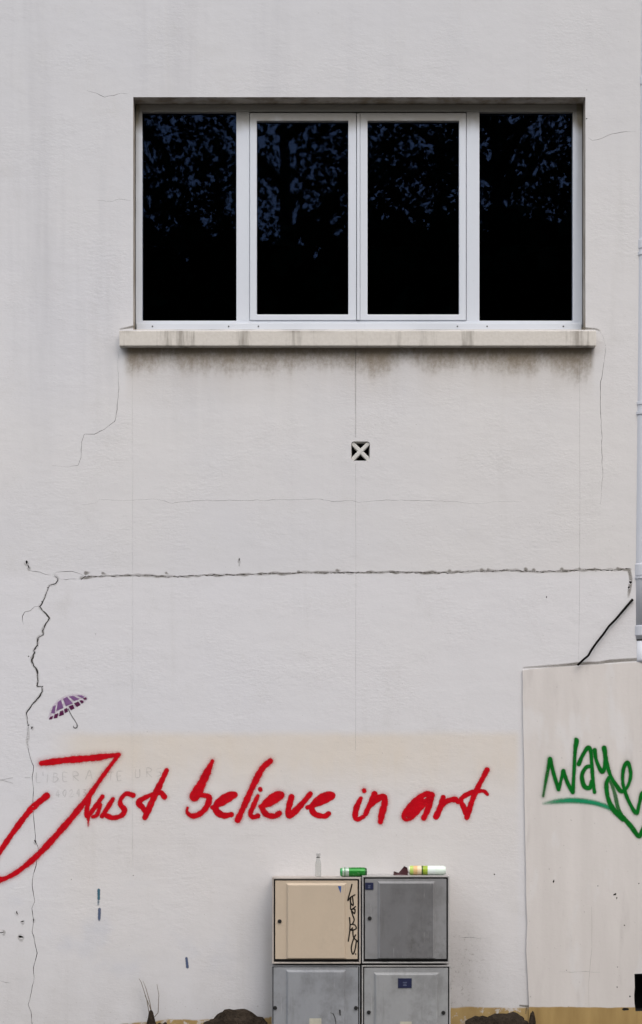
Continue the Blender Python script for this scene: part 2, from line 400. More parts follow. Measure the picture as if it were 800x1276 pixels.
# ------------------------------------------------------------------ paint, ink and grime laid on a surface
def spline(pts, step=0.4):
    P = np.array(pts, float)
    if len(P) == 2:
        n = max(2, int(np.linalg.norm(P[1, :2]-P[0, :2]) / step)); t = np.linspace(0, 1, n)[:, None]
        return P[0]*(1-t) + P[1]*t
    Q = np.vstack([2*P[0]-P[1], P, 2*P[-1]-P[-2]]); out = []
    for i in range(1, len(Q)-2):
        p0, p1, p2, p3 = Q[i-1:i+3]
        n = max(2, int(np.linalg.norm(p2[:2]-p1[:2]) / step)); t = np.linspace(0, 1, n, endpoint=False)[:, None]
        out.append(0.5*((2*p1) + (-p0+p2)*t + (2*p0-5*p1+4*p2-p3)*t**2 + (-p0+3*p1-3*p2+p3)*t**3))
    out.append(P[-1:]); return np.vstack(out)
def paint(name, strokes, y, mat, parent, cell=0.5, soft=0.8, spray=0.0, spray_r=3.0, gap=True, wob=0.0, label=None, seed=0):
    """strokes: lists of (px, py, width, strength); a grid mesh that carries the coverage as an attribute"""
    r = np.random.default_rng(seed)
    S_ = [spline(s) for s in strokes]
    A = np.vstack(S_); pad = A[:, 2].max()/2 + soft*2 + (spray_r*4 if spray else 0) + 1
    x0, x1, y0, y1 = A[:,0].min()-pad, A[:,0].max()+pad, A[:,1].min()-pad, A[:,1].max()+pad
    nx, ny = int((x1-x0)/cell)+2, int((y1-y0)/cell)+2
    G = np.zeros((ny, nx), np.float32); O = np.zeros((ny, nx), np.float32)
    gx = x0 + np.arange(nx)*cell; gy = y0 + np.arange(ny)*cell
    def stamp(grid, px, py, fn, rad):
        i0, i1 = max(0, int((px-rad-x0)/cell)), min(nx, int((px+rad-x0)/cell)+2)
        j0, j1 = max(0, int((py-rad-y0)/cell)), min(ny, int((py+rad-y0)/cell)+2)
        if i0 >= i1 or j0 >= j1: return
        d = np.hypot(gx[None, i0:i1]-px, gy[j0:j1, None]-py)
        grid[j0:j1, i0:i1] = np.maximum(grid[j0:j1, i0:i1], fn(d))
    for st in S_:
        ph = r.uniform(0, 9); sv = spray * r.uniform(.35, 1.7)
        for k, (px, py, w, a) in enumerate(st):
            h = w/2 * (1 + wob*math.sin(k*0.09+ph)*0.6 + wob*math.sin(k*0.31+ph*2)*0.4)
            stamp(G, px, py, lambda d: a*np.clip(1-(d-h+soft*0.5)/max(soft, 1e-3), 0, 1), h+soft)
            if spray and k % 2 == 0:
                stamp(O, px, py, lambda d: sv*a*np.exp(-np.maximum(d-h, 0)/spray_r), h+spray_r*4)
    G = np.maximum(G, O)
    if spray: G[G < 0.02] = 0
    if gap:
        for pts, w in CRACK_LINES:
            for px, py in pts:
                if x0-3 < px < x1+3 and y0-3 < py < y1+3 and w > 0.4:
                    i0, i1 = max(0, int((px-3-x0)/cell)), min(nx, int((px+3-x0)/cell)+2); j0, j1 = max(0, int((py-3-y0)/cell)), min(ny, int((py+3-y0)/cell)+2)
                    if i0 < i1 and j0 < j1:
                        d = np.hypot(gx[None, i0:i1]-px, gy[j0:j1, None]-py)
                        G[j0:j1, i0:i1] *= np.clip((d - w*0.5)/0.5, 0, 1)
    q = np.maximum.reduce([G[:-1,:-1], G[1:,:-1], G[:-1,1:], G[1:,1:]]) > 0.012
    jj, ii = np.nonzero(q)
    ids = np.stack([jj*nx+ii, (jj+1)*nx+ii, (jj+1)*nx+ii+1, jj*nx+ii+1], 1)
    u, inv = np.unique(ids, return_inverse=True); F = inv.reshape(ids.shape)
    kf = (DIST + y)/DIST
    vx = (gx[u % nx]-400)*S*kf; vz = EYE + ((1306-gy[u // nx])*S-EYE)*kf
    co = np.stack([vx, np.full(len(u), y), vz], 1).astype(np.float32)
    me = bpy.data.meshes.new(name); me.vertices.add(len(u)); me.vertices.foreach_set('co', co.ravel())
    me.loops.add(F.size); me.loops.foreach_set('vertex_index', F.ravel().astype(np.int32))
    me.polygons.add(len(F)); me.polygons.foreach_set('loop_start', np.arange(0, F.size, 4, dtype=np.int32))
    me.update(calc_edges=True)
    at = me.attributes.new('cover', 'FLOAT', 'POINT'); at.data.foreach_set('value', G.ravel()[u].astype(np.float32))
    o = link(name, me, mat, parent)
    if label: o['label'] = label
    return o
def paint_mat(name, col, col2=None, rough=0.55, grain=90, amt=0.9, bumpy=True):
    M = Mat(name); c = M.attr('cover')
    n = M.noise(grain, detail=3, rough=0.7)
    n2 = M.noise(12, detail=3)
    f = (c + (n - 0.5) * amt * 4.0 * (c * (1.0 - c))).clamp()
    f = f * (1.0 - M.noise(26, detail=5, rough=.75, off=7).step(.56, .74) * .38)
    cc = M.mix((n2 - 0.3) * 1.8, col, col2 or tuple(q*0.75 for q in col))
    b = M.bsdf(cc, rough, M.bump(plaster_height(M), 0.5, 0.006) if bumpy else None, Specular_IOR_Level=0.08)
    t = M.nt.nodes.new('ShaderNodeBsdfTransparent').outputs[0]
    return M.done(M.mixs(f, t, b))

# ------------------------------------------------------------------ the ground
M = Mat('worn_asphalt'); n = M.noise(3, detail=5); n2 = M.noise(180, detail=3)
mat_ground = M.done(M.bsdf(M.mix(n * 0.6 + n2 * 0.4, (0.06, 0.058, 0.055), (0.16, 0.155, 0.148)), 0.9, M.bump(n2, 0.5, 0.006)))
me = bpy.data.meshes.new('ground'); me.from_pydata([(-300,-300,0),(300,-300,0),(300,300,0),(-300,300,0)], [], [(0,1,2,3)])
g = link('ground', me, mat_ground); tag(g, 'grey asphalt pavement along the foot of the wall', kind='structure')

# ------------------------------------------------------------------ the building
PY = -0.012                     # face of the boundary wall, proud of the facade
building = empty('building', (0, 0, 0), 'white rendered building facade with long cracks, dirty sill and red spray painted words', 'building')
ox0, ox1, oz0, oz1 = X(166), X(729.5), Z(411), Z(121)
vx0, vx1, vz0, vz1 = X(437.5), X(461), Z(574), Z(550)
def rrect(x0, x1, z0, z1, r, n=4):
    P = []
    for cx, cz, a in ((x1-r, z0+r, -90), (x1-r, z1-r, 0), (x0+r, z1-r, 90), (x0+r, z0+r, 180)):
        P += [(cx + r*math.cos(R(a+90*k/n)), cz + r*math.sin(R(a+90*k/n))) for k in range(n+1)]
    return P
vent_out = rrect(vx0, vx1, vz0, vz1, 0.018)
WX, WTOP = 7.0, 9.5
me = cut_sheet('wall', [(-WX,0),(WX,0),(WX,WTOP),(-WX,WTOP)], [[(ox0,oz0),(ox1,oz0),(ox1,oz1),(ox0,oz1)], vent_out, [(X(788), Z(1263)), (X(816), Z(1263)), (X(816), Z(1210)), (X(788), Z(1210))]], wall_cracks, 0.0, 0.035, None, building)
link('wall', me, [mat_wall, mat_crack], building)
# the rest of the building shell: sides, back and roof
bm = bmesh.new(); box(bm, -WX, WX, 0.30, 8.0, 0, WTOP)
for f in [f for f in bm.faces if abs(f.calc_center_median().y - 0.3) < 1e-3]: bm.faces.remove(f)
for v in bm.verts:
    if abs(v.co.y-0.3) < 1e-3: v.co.y = 0.0
bm_obj('shell', bm, simple('side_render', (0.55, 0.54, 0.52), 0.9), building)
# reveal of the window: jambs, lintel soffit and bed
M = Mat('dirty_reveal'); n = M.noise(12, 1, 0.4, detail=5)
c = M.mix(n.step(0.35, 0.7), (0.44, 0.40, 0.35), (0.24, 0.20, 0.15))
mat_reveal = M.done(M.bsdf(c, 0.9, M.bump(M.noise(60, detail=3), 0.4, 0.004)))
RY = 0.22
bm = bmesh.new()
P = [(ox0,oz0),(ox1,oz0),(ox1,oz1),(ox0,oz1)]
v0 = [bm.verts.new((a, 0.0, b)) for a, b in P]; v1 = [bm.verts.new((a, RY, b)) for a, b in P]
for k in range(4): bm.faces.new([v0[k], v1[k], v1[(k+1)%4], v0[(k+1)%4]])
bm_obj('window_reveal', bm, mat_reveal, building)
# dark room behind the glass
bm = bmesh.new(); rx0, rx1, rz0, rz1 = ox0-0.5, ox1+0.6, oz0-0.85, oz1+0.35
box(bm, rx0, rx1, RY, 4.2, rz0, rz1)
front = [f for f in bm.faces if abs(f.calc_center_median().y-RY) < 1e-3][0]
bm.faces.remove(front)
oi = [bm.verts.new((a, RY, b)) for a, b in P]
oo = [bm.verts.new((a, RY, b)) for a, b in ((rx0,rz0),(rx1,rz0),(rx1,rz1),(rx0,rz1))]
for k in range(4): bm.faces.new([oo[k], oo[(k+1)%4], oi[(k+1)%4], oi[k]])
bm_obj('room', bm, simple('unlit_room', (0.035, 0.033, 0.03), 0.9), building)

# window: frame, two casements, four panes
M = Mat('white_window_plastic'); z, x = M.z, M.x
n = M.noise(10, 1, 0.35, detail=5); n2 = M.noise(60, detail=4)
topd = (z + n*0.10).step(Z(152), Z(128)); sided = (x + n*0.05).step(X(174)+0.03, X(168)+0.01) + (x - n*0.05).step(X(716)-0.01, X(724)-0.02)
d = (topd*0.82 + sided*0.40*z.step(Z(330), Z(140)) + n2.step(0.62, 0.8)*0.08).clamp()
c = M.mix(d, (0.58, 0.61, 0.66), (0.16, 0.135, 0.09))
mat_frame = M.done(M.bsdf(c, 0.35, None, Specular_IOR_Level=0.45))
mat_gasket = simple('rubber_gasket', (0.02, 0.02, 0.02), 0.7)
fy = 0.105
def XX(px): return X(px, fy)
def ZZ(py): return Z(py, fy)
bm = bmesh.new()
ring(bm, ox0+0.004, ox1-0.004, oz0+0.004, oz1-0.004, XX(178)-0.004, XX(713)+0.004, ZZ(399.5), ZZ(140)+0.004, fy, fy+0.07)
bm_obj_frame = bm
for a, b in ((294.5, 311), (581.3, 597.5)):
    box(bm, XX(a), XX(b), fy+0.002, fy+0.07, ZZ(399.5)-0.001, ZZ(140)+0.005)
window = bm_obj('window', bm, mat_frame, building, bevel=0.003, seg=2)
window['label'] = 'wide white four-pane window with dark glass and grimy upper edge'
def sash(a0, a1, g0, g1):
    bm = bmesh.new(); ring(bm, XX(a0)-0.001, XX(a1)-0.001, ZZ(399.5)+0.0006, ZZ(141), XX(g0), XX(g1), ZZ(392), ZZ(151), fy-0.006, fy+0.055)
    bm_obj('sash', bm, mat_frame, window, bevel=0.004, seg=2)
sash(311.6, 444.2, 320, 434); sash(448.8, 580.8, 458, 572)
bm = bmesh.new(); box(bm, XX(444.6), XX(448.4), fy-0.012, fy+0.06, ZZ(399), ZZ(142)); bm_obj('cover_strip', bm, mat_frame, window, bevel=0.003)
bm = bmesh.new(); box(bm, XX(311.2), XX(581), fy+0.03, fy+0.066, ZZ(399.5)+0.001, ZZ(140.5)); box(bm, 0,0.001,fy+0.04,fy+0.041,ZZ(395),ZZ(394)); bm.free()
bm = bmesh.new(); box(bm, ox0+0.012, ox1-0.012, fy-0.018, fy-0.0005, oz0+0.003, ZZ(403)); bm_obj('drip_rail', bm, mat_frame, window, bevel=0.004)
M = Mat('window_glass')
lw = M.nt.nodes.new('ShaderNodeFresnel'); lw.inputs['IOR'].default_value = 1.52
gl = M.nt.nodes.new('ShaderNodeBsdfGlossy'); gl.inputs['Roughness'].default_value = 0.014; gl.inputs['Color'].default_value = (0.155, 0.25, 0.49, 1)
tr = M.nt.nodes.new('ShaderNodeBsdfTransparent'); tr.inputs['Color'].default_value = (0.55, 0.58, 0.6, 1)
nb = M.noise(2.2, detail=2); bb = M.bump(nb, 0.03, 0.01); M.nt.links.new(bb, gl.inputs['Normal'])
mat_glass = M.done(M.mixs(V(M.nt, lw.outputs[0]) * 1.15, tr.outputs[0], gl.outputs[0]))
for g0, g1, t0, t1, yy in ((178,294.5,140,399.5,fy+0.03), (320,434,151,392,fy+0.022), (458,572,151,392,fy+0.022), (597.5,713,140,399.5,fy+0.03)):
    bm = bmesh.new(); box(bm, XX(g0)-0.003, XX(g1)+0.003, yy, yy+0.006, ZZ(t1)-0.003, ZZ(t0)+0.003)
    bm_obj('pane', bm, mat_glass, window)
mat_screw = simple('dark_screw', (0.03, 0.03, 0.03), 0.5)
for px in (190, 285, 322, 570, 607, 702):
    bm = bmesh.new(); p = W(px, 406.7, fy-0.018)
    bmesh.ops.create_cone(bm, cap_ends=True, segments=10, radius1=0.0055, radius2=0.0045, depth=0.006, matrix=__import__('mathutils').Matrix.Translation(p) @ __import__('mathutils').Matrix.Rotation(R(90), 4, 'X'))
    bm_obj('screw', bm, mat_screw, window)

# sill
M = Mat('stained_concrete_sill'); n = M.noise(9, 1, 0.1, detail=5, rough=0.7); n2 = M.noise(50, detail=4)
edge = (M.z + n2*0.02).step(Z(416)-0.01, Z(411)+0.012)
f = (n.step(0.52, 0.70)*0.6 + edge*M.noise(6, 1, 0.2, detail=4, off=5).step(0.45, 0.7)*0.75).clamp()
c = M.mix(f, M.mix(n2, (0.52, 0.485, 0.44), (0.63, 0.60, 0.55)), (0.13, 0.11, 0.085))
mat_sill = M.done(M.bsdf(c, 0.85, M.bump(n2, 0.35, 0.004)))
sy = -0.055
bm = bmesh.new(); box(bm, X(148.5, sy), X(743, sy), sy, -0.0005, Z(431, sy), Z(411.5, sy))
for v in bm.verts:
    if v.co.z > 4.43 and v.co.y < -0.02: v.co.z -= 0.002
bm_obj('window_sill', bm, mat_sill, building, bevel=0.006, seg=3)
bm = bmesh.new(); box(bm, ox0+0.002, ox1-0.002, 0.0008, fy+0.06, oz0-0.06, oz0+0.0025); bm_obj('sill_bed', bm, mat_sill, building)

# cross-shaped ventilation block
M = Mat('vent_paint'); n = M.noise(30, detail=4)
mat_vent = M.done(M.bsdf(M.mix(n, (0.52, 0.51, 0.48), (0.62, 0.61, 0.58)), 0.85, M.bump(n, 0.3, 0.003)))
bm = bmesh.new(); cx, cz = (vx0+vx1)/2, (vz0+vz1)/2; L = (vx1-vx0)*0.5*1.30
for sgn in (1, -1):
    a = R(45*sgn); dx, dz = math.cos(a), math.sin(a); w = 0.0125
    P = [(cx-dx*L-dz*w, cz-dz*L+dx*w), (cx-dx*L+dz*w, cz-dz*L-dx*w), (cx+dx*L+dz*w, cz+dz*L-dx*w), (cx+dx*L-dz*w, cz+dz*L+dx*w)]
    y0, y1 = (0.006, 0.050) if sgn > 0 else (0.0075, 0.049)
    a_ = [bm.verts.new((p[0], y0, p[1])) for p in P]; b_ = [bm.verts.new((p[0], y1, p[1])) for p in P]
    bm.faces.new(a_); bm.faces.new(b_[::-1])
    for k in range(4): bm.faces.new([a_[k], b_[k], b_[(k+1)%4], a_[(k+1)%4]])
vent = bm_obj('ventilation_block', bm, mat_vent, building, bevel=0.005)
vent['label'] = 'small square air vent with a diagonal cross'
bm = bmesh.new()
vo = [bm.verts.new((a, 0.0, b)) for a, b in vent_out]; vi = [bm.verts.new((a+(cx-a)*0.10, 0.05, b+(cz-b)*0.10)) for a, b in vent_out]
vb = [bm.verts.new((a+(cx-a)*0.10, 0.25, b+(cz-b)*0.10)) for a, b in vent_out]
n = len(vo)
for k in range(n):
    bm.faces.new([vo[k], vi[k], vi[(k+1)%n], vo[(k+1)%n]]); bm.faces.new([vi[k], vb[k], vb[(k+1)%n], vi[(k+1)%n]])
bm.faces.new(vb)
for i, f in enumerate(bm.faces): f.material_index = 0 if abs(f.calc_center_median().y-0.025) < 0.01 else 1
bm_obj('vent_recess', bm, [mat_vent, simple('vent_shaft', (0.012, 0.012, 0.012), 0.95)], vent)

# ---- paint on the building
mat_red = paint_mat('red_spray_paint', (0.54, 0.002, 0.010), (0.36, 0.001, 0.007), 0.6, 150, 1.5)
def conv(pts, ox, oy, k, w, a=1.0, wk=1.0):
    out = []
    for i, p in enumerate(pts):
        ww = p[2] if len(p) > 2 else w
        out.append((ox + p[0]/k, oy + p[1]/k, ww*wk, p[3] if len(p) > 3 else a))
    return out
red = []
A = lambda w, *pts: red.append(conv(pts, 0, 920, 3.636, w, 1.0, 0.95))
A(7.5, (188,113,7.5), (300,99,8.5), (420,89,8.5), (490,80,7), (538,74,5))
A(6, (538,74,5), (470,165,5.5), (400,265,7), (345,335,8), (290,400,8.3), (180,520,8), (90,597,6.5), (30,632,6), (0,640,8.5), (-30,645,9))
A(8, (212,260,9), (140,322,8), (80,398,7.5), (30,468,7), (0,515,6.5), (-30,570,7), (-30,645,8))
A(6, (405,262,6), (392,335,7), (400,352,5), (435,305,6), (464,264,5.5))
A(6, (464,264,5), (432,310,6), (400,350,6))
A(6, (512,275,5), (490,310,6.5), (462,353,6)); A(5, (455,300,5), (440,345,6), (420,356,4))
A(3, (400,352,6,.9), (400,375,3.6,.75), (400,396,3,.5))
A(6.5, (603,258,6.5), (572,251,6), (548,275,6), (546,300,6.5), (564,325,7), (550,350,7), (512,360,6.5), (482,350,6.5))
A(7, (755,145,6), (722,215,8), (687,290,8.5), (656,360,7))
A(6.5, (745,265,7), (726,246,6.5), (680,258,6), (628,288,7), (645,312,8), (662,335,7))
A = lambda w, *pts: red.append(conv(pts, 220, 930, 3.81, w))
A(8, (170,70,5), (142,130,9), (110,195,12), (85,238,12))
A(5, (75,240,5), (125,232,6.5), (155,245,7), (142,288,7.5), (108,322,7), (72,330,6), (50,312,4.5), (52,292,3.5))
A(8, (170,290,6), (225,262,8), (276,230,8), (235,238,8), (192,270,8), (188,305,8), (222,328,8), (260,324,7))
A(7, (445,70,6.5), (405,108,8), (362,190,7.5), (322,280,7.5), (290,350,7.5))
A(6, (397,203,6.2), (398,206,6.2))
A(6, (386,235,5), (366,280,6), (350,320,6.5), (364,336,6), (386,330,6))
A(7, (398,286,6), (450,268,7), (493,242,7), (498,226,6.5), (470,230,7), (432,255,7), (408,290,7), (428,324,7), (465,331,7.5), (488,318,7))
A(7, (546,240,7), (533,290,7.5), (531,326,8), (552,318,8), (600,268,7.5), (635,225,6))
A(7, (622,290,6), (690,264,7), (735,242,7.5), (738,228,7), (700,234,7.5), (657,262,7), (642,295,7), (658,322,7), (700,332,7), (722,320,7))
A = lambda w, *pts: red.append(conv(pts, 420, 930, 3.81, w))
A(6, (128,209,6), (129,212,6)); A(6, (113,246,5.5), (93,290,7), (86,335,7.5), (100,346,6), (125,334,5))
A(7, (178,226,7), (152,285,7), (135,322,6)); A(7, (150,290,6), (190,250,8), (222,242,8.5), (226,270,8.5), (213,320,8), (206,358,7))
A(8, (448,232,8), (425,226,7), (388,246,8), (345,290,8), (320,326,8.5), (332,342,8), (362,322,8.5), (410,276,8), (448,238,7)); A(7, (448,240,7), (430,300,8), (412,340,7)); A(8, (335,325,8), (372,285,9), (400,258,8))
A(7, (504,242,6), (490,290,8), (470,334,7.5)); A(6, (482,298,5), (520,262,7), (558,252,7), (574,262,6))
A(6, (712,112,6.5), (692,150,6.5), (662,208,6.5), (640,262,7), (616,338,6.5)); A(6, (714,228,4), (694,212,5), (650,216,6), (604,236,6), (588,258,6.5), (602,290,7), (616,322,7))
paint('red_lettering', red, -0.0012, mat_red, building, cell=0.5, soft=0.9, spray=0.20, spray_r=2.0, wob=0.14, seed=1, label='red sprayed handwriting reading Just believe in art')

mat_purple = paint_mat('purple_stencil_paint', (0.22, 0.11, 0.26), (0.17, 0.08, 0.21), 0.6, 200, 0.8)
mat_plum = paint_mat('plum_stencil_paint', (0.10, 0.012, 0.065), (0.07, 0.012, 0.05), 0.6, 200, 0.8)
mat_lilac = paint_mat('lilac_overspray', (0.50, 0.33, 0.50), None, 0.7, 200, 0.9)
mat_ink = paint_mat('grey_ink', (0.10, 0.10, 0.10), None, 0.7, 200, 0.6)
uk = 8.889
def poly_fill(polys, w):
    out = []
    for P in polys:
        (ax, ay), (bx_, by_), (cx_, cy_), (dx_, dy_) = P
        n = max(3, int(max(math.hypot(bx_-ax, by_-ay), math.hypot(cx_-dx_, cy_-dy_))/uk/0.55))
        for k in range(n+1):
            t = k/n
            out.append(conv([(ax+(bx_-ax)*t, ay+(by_-ay)*t), (dx_+(cx_-dx_)*t, dy_+(cy_-dy_)*t)], 40, 850, uk, w))
    return out
up = [[(215,340),(235,272),(258,262),(246,343)],[(275,312),(288,222),(318,204),(342,284)],[(376,262),(348,188),(385,168),(446,234)],[(466,203),(416,162),(450,155),(515,186)],[(560,173),(508,150),(545,150),(572,165)]]
lo = [[(192,410),(203,390),(226,378),(220,406)],[(244,398),(254,360),(286,348),(276,393)],[(303,373),(312,324),(338,315),(350,358)],[(367,338),(358,302),(384,288),(393,323)],[(432,305),(409,271),(449,253),(465,289)],[(497,270),(469,236),(509,218),(532,249)],[(552,233),(529,207),(549,203),(569,219)],[(582,192),(570,181),(598,172),(602,188)]]
stencil = paint('stencil_umbrella', poly_fill(up, 0.9), -0.0016, mat_purple, building, cell=0.3, soft=0.5, gap=False, seed=2, label='small purple stencilled umbrella')
paint('stencil_rim', poly_fill(lo, 0.9), -0.0016, mat_plum, stencil, cell=0.3, soft=0.5, gap=False, seed=3)
paint('stencil_overspray', [conv(p, 40, 850, uk, 3.2, 0.30) for p in ([(195,395),(225,300),(290,215),(380,165),(470,150),(560,155),(600,180)],[(210,390),(300,355),(400,300),(500,250),(590,190)],[(250,340),(330,260),(430,210),(540,175)])], -0.0011, mat_lilac, stencil, cell=0.5, soft=2.2, gap=False)
paint('stencil_handle', [conv([(400,298,1.0),(440,375,1.0),(488,450,1.0),(500,488,1.3),(484,508,1.4),(464,503,1.2),(458,487,.9)], 40, 850, uk, 1.1, 0.85)], -0.0016, mat_ink, stencil, cell=0.3, soft=0.5, gap=False)

# faded pencil scribble
FONT = {'L':[[(0,0),(0,1),(.7,1)]],'I':[[(0,0),(0,1)]],'B':[[(0,0),(0,1),(.6,.8),(.5,.5),(0,.5),(.5,.3),(.5,.05),(0,0)]],'E':[[(.6,0),(0,0),(0,1),(.6,1)],[(0,.5),(.5,.5)]],
        'R':[[(0,1),(0,0),(.6,.1),(.6,.4),(0,.5),(.7,1)]],'A':[[(0,1),(.4,0),(.8,1)],[(.2,.6),(.6,.6)]],'T':[[(.4,0),(.4,1)],[(0,0),(.8,0)]],'U':[[(0,0),(0,.8),(.3,1),(.6,.8),(.6,0)]],
        'S':[[(.6,.1),(.1,.1),(.1,.45),(.6,.55),(.5,.95),(0,.95)]],"'":[[(0,0),(0,.25)]],'4':[[(.5,1),(.5,0),(0,.65),(.7,.65)]],'0':[[(.3,0),(0,.4),(.2,1),(.5,.8),(.5,.2),(.3,0)]],'2':[[(0,.2),(.4,0),(.5,.4),(0,1),(.6,1)]],'3':[[(0,0),(.5,.1),(.2,.45),(.5,.7),(.1,1)]]}
def scribble(items, ox, oy, k, h, w, a):
    out = []
    for ch, x0, y0 in items:
        for s in FONT[ch]:
            out.append([(ox+(x0+u*h*0.8+random.uniform(-2,2))/k, oy+(y0+v*h+random.uniform(-2,2))/k, w*random.uniform(.7,1.3), a*random.uniform(.35, 1.2)) for u, v in s])
    return out
sc = scribble([('L',150,80),("'",178,76),('I',197,80),('B',222,78),('E',262,76),('R',305,72),('A',358,66),('T',448,72),('E',487,72),('U',562,62),('R',610,58),('S',650,55)], 0, 940, 3.333, 36, 0.8, 0.27)
sc += scribble([('4',232,150),('0',262,148),('2',290,148),('4',318,146),('3',345,144)], 0, 940, 3.333, 28, 0.8, 0.27)
sc += [[(1,972,.8,.4),(16,969,.8,.3)],[(16,976,.8,.3),(1,972,.8,.4),(-3,973,.8,.4)],[(31,969,.8,.3),(37,969,.8,.3)]]
paint('pencil_scribble', sc, -0.0007, mat_ink, building, cell=0.4, soft=0.6, gap=False, label='faint grey pencil scribble under the red lettering')['kind'] = 'stuff'
mat_teal = paint_mat('teal_marker', (0.05, 0.17, 0.20), (0.06, 0.10, 0.18), 0.6, 150, 1.5)
mat_navy = paint_mat('navy_marker', (0.07, 0.10, 0.20), (0.10, 0.13, 0.20), 0.6, 150, 1.5)
paint('paint_dab', [[(123,1109,3.4,.95),(123,1120,3.2,.9)],[(122.7,1123,2.6,.5),(122.5,1127,2.4,.4)]], -0.0009, mat_teal, building, cell=0.4, soft=0.8, gap=False)
paint('paint_dab', [[(124,1133,3.6,.8),(123.6,1144,3.4,.8),(123.5,1147,2,.4)]], -0.0009, mat_navy, building, cell=0.4, soft=0.8, gap=False)
paint('paint_dab', [[(232.3,1194,3.0,.85),(233.5,1205,3.4,.9)]], -0.0009, mat_navy, building, cell=0.4, soft=0.8, gap=False)
# grime held by the cracks
mat_grime = paint_mat('crack_grime', (0.17, 0.15, 0.115), (0.11, 0.095, 0.07), 0.9, 160, 1.0)
gr = []
hz = [(101,720),(120,718.5),(165,717),(208,718.6),(240,717.5),(300,716),(370,714),(442,713.5),(500,713),(545,714),(590,711.7),(630,710.7),(665,712.3),(700,711.5),(740,709.8),(785,709.5)]
gr.append([(a, b, random.uniform(1.6, 4.2), random.uniform(.2, .6)) for a, b in densify(hz, 6, 0.9)])
for a in (107, 128, 207, 372, 420, 560, 600, 608, 632, 655, 665, 700, 722, 741, 770):
    gr.append([(a, 714 - (a-100)*0.007 + random.uniform(-1, 1), random.uniform(2.4, 5), .5), (a+random.uniform(1, 5), 714-(a-100)*.007 + random.uniform(-1, 3), 1.4, .22)])
gr.append([(784,711,4,.5),(786,722,4,.45),(784.5,734,4,.5),(783,744,2.5,.15)])
gr.append([(a, b, random.uniform(2.2, 4.2), random.uniform(.12,.3)) for a, b in main])
for a in ((33,702,6),(36,708,5),(298,700,3.6),(44,1050,4.6),(40,907,4.6),(26,1168,8),(28,1149,5),(21,1138,4.5),(4,1162,6),(42,1147,4.4)):
    gr.append([(a[0], a[1], a[2], .28), (a[0]+.5, a[1]+a[2]*0.4, a[2]*.6, .2)])
gr.append([(653,832,2,.3),(700,829,3.4,.5),(722,827,4,.6),(745,826,3.4,.5),(760,824,4,.55),(790,822,4,.5),(820,821,4,.5)])
gr.append([(166.5,407,3,.6),(150,410,1.4,.4)]); gr.append([(726,409,3,.6),(742,410,1.6,.5),(747,412,1.4,.4)])
gr.append([(558,1010,.8,0),(443,436,1.5,.35),(443,470,1.2,.25),(443,540,1,.12)][1:])
gr.append([(648,1253,2,.6),(658,1254,2.4,.7)]); gr.append([(656,1256,1.6,.6),(655,1263,1.2,.4)])
paint('crack_dirt', gr, -0.0004, mat_grime, building, cell=0.5, soft=1.2, gap=True, seed=5)['kind'] = 'stuff'

# ------------------------------------------------------------------ rendered boundary wall on the right
pier = empty('boundary_wall', (X(780), PY/2, 0), 'low pinkish boundary wall standing proud of the facade, tagged in green', 'wall')
ptop = [(651,835.5),(660,834),(690,831.5),(720,830),(750,827.8),(775,826.2),(800,825),(900,821)]
pl = [(651,835.5),(651.5,870),(652,900),(653.5,960),(654,1020),(655,1070),(655.5,1110),(657,1150),(655.8,1185),(658,1220),(659,1250),(659.5,1306)]
pl = [(a+random.uniform(-.25,.25), b) for a, b in densify(pl, 14, .25)]
outer = [(X(a, PY), max(0, Z(b, PY))) for a, b in pl] ; outer[-1] = (outer[-1][0], 0.0)
pr = [(X(900, PY), 0.0)] + [(X(a, PY), Z(b, PY)) for a, b in densify(ptop[1:], 12, 0.35)[::-1]]
hole = [(790.5,1213.5),(791,1230),(790.2,1240),(790.6,1250),(792,1260),(814,1260),(814,1213)]
hole_w = [(X(a, PY), Z(b, PY)) for a, b in hole]
OUT = outer + pr
me = cut_sheet('wall', OUT, [hole_w], pier_cracks, PY, 0.0105, None, pier)
bm = bmesh.new(); bm.from_mesh(me)
n = len(OUT); a_ = [bm.verts.new((p[0], PY, p[1])) for p in OUT]; b_ = [bm.verts.new((p[0], -0.0005, p[1])) for p in OUT]
for k in range(n): bm.faces.new([a_[k], a_[(k+1)%n], b_[(k+1)%n], b_[k]])
nh = len(hole_w); ha = [bm.verts.new((p[0], PY, p[1])) for p in hole_w]; hb = [bm.verts.new((p[0], 0.16, p[1])) for p in hole_w]
hf = [bm.faces.new([ha[k], hb[k], hb[(k+1)%nh], ha[(k+1)%nh]]) for k in range(nh)] + [bm.faces.new(hb)]
for f in hf: f.material_index = 2
bmesh.ops.remove_doubles(bm, verts=bm.verts[:], dist=1e-5)
bm.to_mesh(me); bm.free()
link('wall', me, [mat_pier, mat_crack, simple('black_hole', (0.004, 0.004, 0.004), 0.9)], pier)
mat_green = paint_mat('green_spray_paint', (0.002, 0.095, 0.008), (0.003, 0.17, 0.020), 0.5, 110, 0.6)
mat_teal_g = paint_mat('light_green_spray_paint', (0.006, 0.24, 0.10), (0.01, 0.28, 0.13), 0.5, 110, 0.7)
grn = []
A = lambda w, *pts: grn.append(conv(pts, 670, 910, 6.154, w, 1.0, 1.15))
A(4, (42,505,2.6,.75), (70,350,3.6,.9), (95,225,5)); A(4, (95,220,5), (125,340,4), (160,452,4.6)); A(4, (160,452,4.2), (180,380,3.6), (197,312,4.6)); A(4, (197,312,4.6), (228,400,4.2), (268,475,4.4)); A(4, (270,475,4.2), (280,300,3.8), (288,150,4.2), (298,85,5.2), (292,66,3.2))
